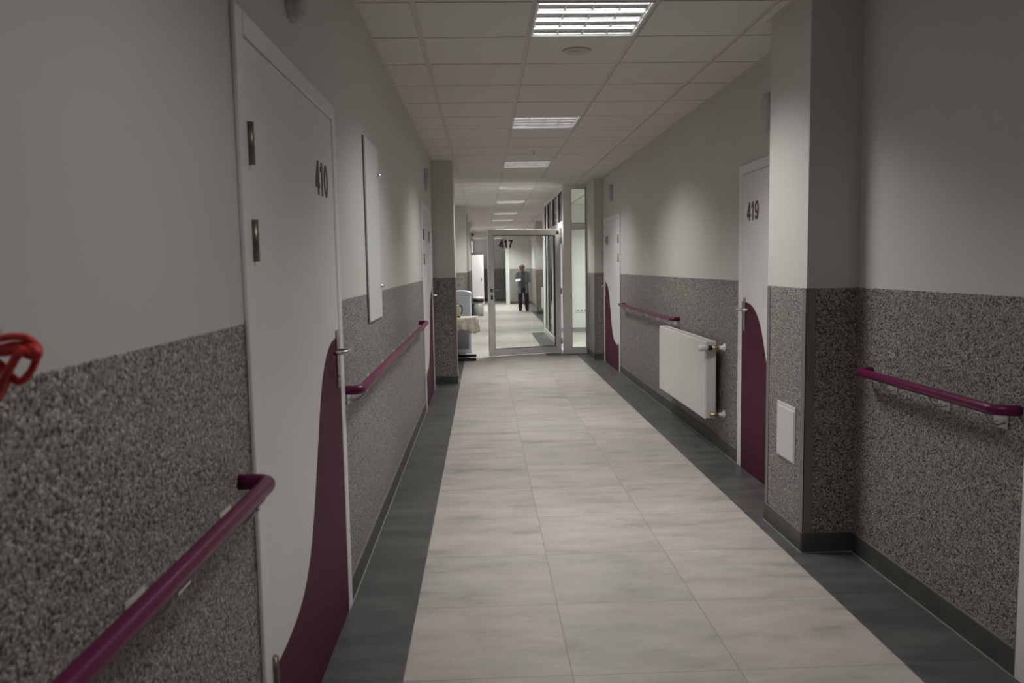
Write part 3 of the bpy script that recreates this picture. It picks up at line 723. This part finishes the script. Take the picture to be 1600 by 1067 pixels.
mt = tag(MB().rbox((-.1, 31.2, .0005), (.75, 32.2, .012), .004).build('doormat', speckle('pale_mat', (.42, .41, .38), .95, 200, .2)), 'pale mat on the lobby floor beyond the far opening', 'mat')

# ---------------------------------------------------------------- red ribbon at the left edge
rb = thing('hanging_ribbon', 'red ribbon loops hanging at the left border of the view', 'ribbon', (XL, .96, 1.383))
hk = MB().lathe([(.012, 0), (.012, .004), (.004, .006)], (0, 0, .004), 'X', 14).tube([(.003, 0, .004), (.02, 0, .002), (.034, 0, -.002), (.038, 0, .006)], .003, 8).build('hook', M['bracket'], rb)
def band(pts, w): return MB().tube(smooth3(pts), w, 10, flat=.75)
def smooth3(p, n=6):
    p = [Vector(q) for q in p]; out = []
    for i in range(len(p) - 1):
        a, b, c, d_ = p[max(i - 1, 0)], p[i], p[i + 1], p[min(i + 2, len(p) - 1)]
        for t in range(n):
            u = t / n; out.append(.5 * (2 * b + (c - a) * u + (2 * a - 5 * b + 4 * c - d_) * u * u + (3 * b - a - 3 * c + d_) * u ** 3))
    return out + [p[-1]]
band([(-0.003, 0.0, -0.019), (0.014, 0.0, -0.009), (0.039, -0.003, -0.005), (0.055, -0.003, -0.003), (0.068, 0.0, -0.005), (0.074, 0.004, -0.012), (0.077, 0.007, -0.02), (0.073, 0.01, -0.028), (0.07, 0.01, -0.035), (0.065, 0.008, -0.046), (0.059, 0.005, -0.054), (0.053, 0.002, -0.057), (0.048, 0.0, -0.052), (0.041, 0.0, -0.043), (0.032, 0.0, -0.033), (0.012, 0.003, -0.023), (-0.002, 0.0, -0.017)], 0.0059).build('loop', M['red'], rb)
band([(-0.005, 0.004, -0.018), (0.014, 0.006, -0.015), (0.032, 0.006, -0.017), (0.05, 0.004, -0.014), (0.065, 0.002, -0.014), (0.076, -0.002, -0.017), (0.081, -0.004, -0.023), (0.076, -0.006, -0.025), (0.067, -0.006, -0.021), (0.057, -0.004, -0.018), (0.041, -0.002, -0.02), (0.017, 0.0, -0.019), (-0.001, 0.0, -0.017)], 0.0068).build('loop', M['red'], rb)
band([(0.067, -0.008, -0.018), (0.063, -0.011, -0.023), (0.058, -0.011, -0.03), (0.051, -0.011, -0.041), (0.044, -0.01, -0.051), (0.037, -0.008, -0.063), (0.031, -0.006, -0.075)], 0.0068).build('tail', M['red'], rb)
band([(0.006, 0.0, -0.019), (0.017, 0.003, -0.029), (0.027, 0.003, -0.038), (0.034, 0.003, -0.044), (0.04, 0.002, -0.052), (0.037, 0.0, -0.064), (0.028, 0.0, -0.078)], 0.0062).build('tail', M['red'], rb)
# ---------------------------------------------------------------- the person at the far end
def skin_mesh(name, verts, edges, radii, levels=2):
    me = bpy.data.meshes.new(name); me.from_pydata(verts, edges, []); o = bpy.data.objects.new(name, me); C.objects.link(o)
    sk = o.modifiers.new('skin', 'SKIN'); sk.use_smooth_shade = True
    for d_, r in zip(me.skin_vertices[0].data, radii): d_.radius = r if isinstance(r, tuple) else (r, r)
    me.skin_vertices[0].data[0].use_root = True
    sb = o.modifiers.new('sub', 'SUBSURF'); sb.levels = levels; sb.render_levels = levels
    bpy.context.view_layer.update()
    ev = bpy.data.meshes.new_from_object(o.evaluated_get(bpy.context.evaluated_depsgraph_get()))
    bpy.data.objects.remove(o); bpy.data.meshes.remove(me)
    k = MB(); k.add([v.co for v in ev.vertices], [tuple(p.vertices) for p in ev.polygons], 0, True); bpy.data.meshes.remove(ev); return k
def sheet(k, rings, a0, a1, n=28, mi=0):
    full = abs(a1 - a0) >= 2 * PI - 1e-6; m = n if full else n + 1; vs = []
    for cx, cy, z, rx, ry in rings:
        for i in range(m):
            a = a0 + (a1 - a0) * i / n; w = 1 + .025 * math.sin(5 * a + z * 23)
            vs.append((cx + rx * w * math.cos(a), cy + ry * w * math.sin(a), z))
    fs = []
    for r in range(len(rings) - 1):
        for i in range(n):
            a, b = r * m + i, r * m + (i + 1) % m; fs.append((a, b, b + m, a + m))
    return k.add(vs, fs, mi, True)
pr = thing('person', 'grey-haired person in a pale blue open shirt, standing with a white paper', 'person', (1.265, 25.55, 0))
V = [(0, 0, .80), (0, .01, .95), (0, .0, 1.12), (-.005, -.02, 1.21), (-.015, -.055, 1.285), (-.022, -.085, 1.335), (-.026, -.085, 1.395), (-.026, -.075, 1.435),
     (-.085, 0, .76), (-.09, -.03, .43), (-.088, .01, .08), (-.10, -.11, .035),
     (.085, 0, .76), (.112, -.02, .43), (.118, .02, .08), (.132, -.10, .035),
     (-.15, -.01, 1.195), (-.208, -.02, .985), (-.150, -.19, .975), (-.12, -.245, .985),
     (.15, -.01, 1.195), (.196, -.01, .98), (.125, -.18, .965), (.095, -.235, .97)]
Ed = [(0, 1), (1, 2), (2, 3), (3, 4), (4, 5), (5, 6), (6, 7), (0, 8), (8, 9), (9, 10), (10, 11), (0, 12), (12, 13), (13, 14), (14, 15), (3, 16), (16, 17), (17, 18), (18, 19), (3, 20), (20, 21), (21, 22), (22, 23)]
Rd = [(.125, .10), (.125, .10), (.13, .10), (.085, .075), (.05, .05), (.062, .066), (.076, .088), (.062, .072), .078, .053, .036, (.042, .028), .078, .053, .036, (.042, .028), .052, .040, .026, (.040, .018), .052, .040, .026, (.040, .018)]
bd = skin_mesh('person_body', V, Ed, Rd)
hx_, hy_, hz_ = -.026, -.085, 1.38
bd.tube([(hx_ - .004, hy_ - .080, hz_ + .028), (hx_ - .006, hy_ - .104, hz_ - .008), (hx_ - .006, hy_ - .096, hz_ - .018), (hx_ - .005, hy_ - .078, hz_ - .020)], [.008, .014, .013, .006], 10)
for s in (-1, 1):
    bd.tube([(hx_ + s * .074, hy_ + .01, hz_ + .03), (hx_ + s * .088, hy_ + .012, hz_ + .015), (hx_ + s * .084, hy_ + .008, hz_ - .012), (hx_ + s * .074, hy_ + .004, hz_ - .024)], [.008, .012, .010, .006], 8)
for sx, (px_, py_, pz_) in ((-1, V[19]), (1, V[23])):
    for i, (off_, ln) in enumerate(((-.028, .058), (-.010, .068), (.009, .064), (.027, .050))):
        b0 = Vector((px_ - sx * .010, py_ - .010, pz_ + off_ * .9)); dr_ = Vector((-sx * .75, -.55, .02)).normalized()
        b1 = b0 + dr_ * ln * .5; b2 = b1 + (dr_ + Vector((-sx * .1, .7, -.2))).normalized() * ln * .35; b3 = b2 + Vector((-sx * .05, .9, -.3)).normalized() * ln * .3
        bd.tube([b0, b1, b2, b3], [.0095, .009, .008, .006], 8)
    t0_ = Vector((px_, py_ + .03, pz_ + .03)); bd.tube([t0_, t0_ + Vector((-sx * .02, -.025, .022)), t0_ + Vector((-sx * .045, -.05, .020))], [.012, .010, .007], 8)
body = bd.build('body', M['skin'], pr)
def cap(k, a, rx, ry, rz, n=14, m=8, zmin=-1.0):
    prof = [(math.sin(PI * i / m), math.cos(PI * i / m)) for i in range(m + 1)]
    vs = [(a[0] + rx * r * math.cos(2 * PI * q / n), a[1] + ry * r * math.sin(2 * PI * q / n), a[2] + rz * max(h, zmin)) for r, h in prof for q in range(n)]
    return k.add(vs, [(i * n + q, i * n + (q + 1) % n, (i + 1) * n + (q + 1) % n, (i + 1) * n + q) for i in range(m) for q in range(n)], 0, True)
hr = MB(); cap(hr, (hx_ + .003, hy_ + .038, hz_ + .028), .083, .076, .066)
for s in (-1, 1): cap(hr, (hx_ + s * .064, hy_ + .028, hz_ + .018), .020, .046, .045)
cap(hr, (hx_, hy_ + .055, hz_ - .01), .075, .05, .06)
hr.build('hair', M['hair'], pr)
ey = MB()
for s in (-1, 1): cap(ey, (hx_ - .004 + s * .030, hy_ - .079, hz_ + .018), .010, .008, .006)
ey.build('eyes', M['eye'], pr)
MB().tube([(hx_ - .028, hy_ - .074, hz_ - .044), (hx_ - .004, hy_ - .082, hz_ - .042), (hx_ + .020, hy_ - .074, hz_ - .044)], [.003, .006, .003], 8).build('mouth', M['lip'], pr)
k = MB(); sheet(k, [(-.012, -.04, 1.262, .075, .065), (0, -.01, 1.225, .135, .092), (0, 0, 1.12, .150, .118), (0, .005, .95, .148, .124), (0, .0, .80, .150, .130), (0, 0, .74, .152, .130)], 0, 2 * PI)
k.build('jumper', M['knit'], pr)
k = MB(); A0, A1 = -PI / 2 + .42, 1.5 * PI - .36
sheet(k, [(-.010, -.03, 1.268, .085, .075), (0, -.005, 1.240, .140, .100), (0, .0, 1.205, .162, .112), (0, .0, 1.12, .162, .132), (0, .005, .95, .160, .142), (.0, .0, .78, .166, .150), (.0, .0, .62, .174, .154), (.0, 0, .555, .176, .156)], A0, A1, 36)
for ch in ([(-.085, -.008, 1.222), V[16], (-.186, -.012, 1.09), V[17], (-.19, -.10, .972), V[18]], [(.085, -.008, 1.222), V[20], (.180, -.01, 1.09), V[21], (.17, -.09, .968), V[22]]):
    k.tube(smooth3(ch), [.070 - .020 * i / 30 for i in range(31)], 14)
jk = k.build('open_shirt', M['denim'], pr); sd = jk.modifiers.new('cloth', 'SOLIDIFY'); sd.thickness = .006
k = MB(); k.tube(smooth3([(-.07, 0, .80), (-.085, 0, .70), (-.092, -.03, .43), (-.090, .0, .20), (-.088, .0, .055)]), [.088 - .030 * i / 24 for i in range(25)], 18)
k.tube(smooth3([(.07, 0, .80), (.088, 0, .70), (.113, -.02, .43), (.118, .01, .20), (.119, .01, .055)]), [.088 - .030 * i / 24 for i in range(25)], 18)
sheet(k, [(0, 0, .86, .145, .115), (0, 0, .76, .155, .122), (0, 0, .69, .14, .11)], 0, 2 * PI)
k.build('trousers', M['trousers'], pr)
for s, (ax_, ay_, az_), (tx_, ty_, tz_) in ((-1, V[10], V[11]), (1, V[14], V[15])):
    MB().tube([(ax_, ay_ + .055, .045), (ax_, ay_ + .02, .050), (tx_, ty_ + .03, .045), (tx_, ty_ - .045, .034), (tx_, ty_ - .068, .026)], [.034, .046, .050, .040, .018], 16).build('shoe', M['shoe'], pr)
pp = tag(MB().rbox((-.085, -.0012, -.06), (.085, .0012, .06), .001).build('paper', M['paper'], None, (1.265 - .165, 25.55 - .285, .985)), 'white folded paper held by the standing person', 'paper')
pp.rotation_euler = (math.radians(-52), math.radians(-12), math.radians(-12))
# ---------------------------------------------------------------- camera and view
cam = bpy.data.cameras.new('camera'); co = bpy.data.objects.new('camera', cam); C.objects.link(co)
f_px, ch, pit, yaw, rol = 1250.0183, 1.4532, .0949, .0347, -.0173
fwd = Vector((math.sin(yaw) * math.cos(pit), math.cos(yaw) * math.cos(pit), -math.sin(pit)))
ri = Vector((math.cos(yaw), -math.sin(yaw), 0)); u = ri.cross(fwd)
r2 = ri * math.cos(rol) + u * math.sin(rol); u2 = -ri * math.sin(rol) + u * math.cos(rol)
m = Matrix((r2, u2, -fwd)).transposed().to_4x4(); m.translation = (0, 0, ch); co.matrix_world = m
cam.sensor_width = 36; cam.lens = f_px * 36 / 1600; cam.clip_start = .05
cam.dof.use_dof = True; cam.dof.focus_distance = 10.0; cam.dof.aperture_fstop = 5.6
sc = bpy.context.scene; sc.camera = co
wd_ = bpy.data.worlds.new('world'); sc.world = wd_; wd_.use_nodes = True
wd_.node_tree.nodes['Background'].inputs[0].default_value = (0, 0, 0, 1)
sc.view_settings.view_transform = 'Standard'; sc.view_settings.look = 'None'; sc.view_settings.gamma = 1; sc.view_settings.exposure = 0.0
sc.view_settings.use_curve_mapping = False
sc.cycles.max_bounces = 10; sc.cycles.diffuse_bounces = 6; sc.cycles.glossy_bounces = 4; sc.cycles.transparent_max_bounces = 16
sc.cycles.caustics_reflective = False; sc.cycles.caustics_refractive = False
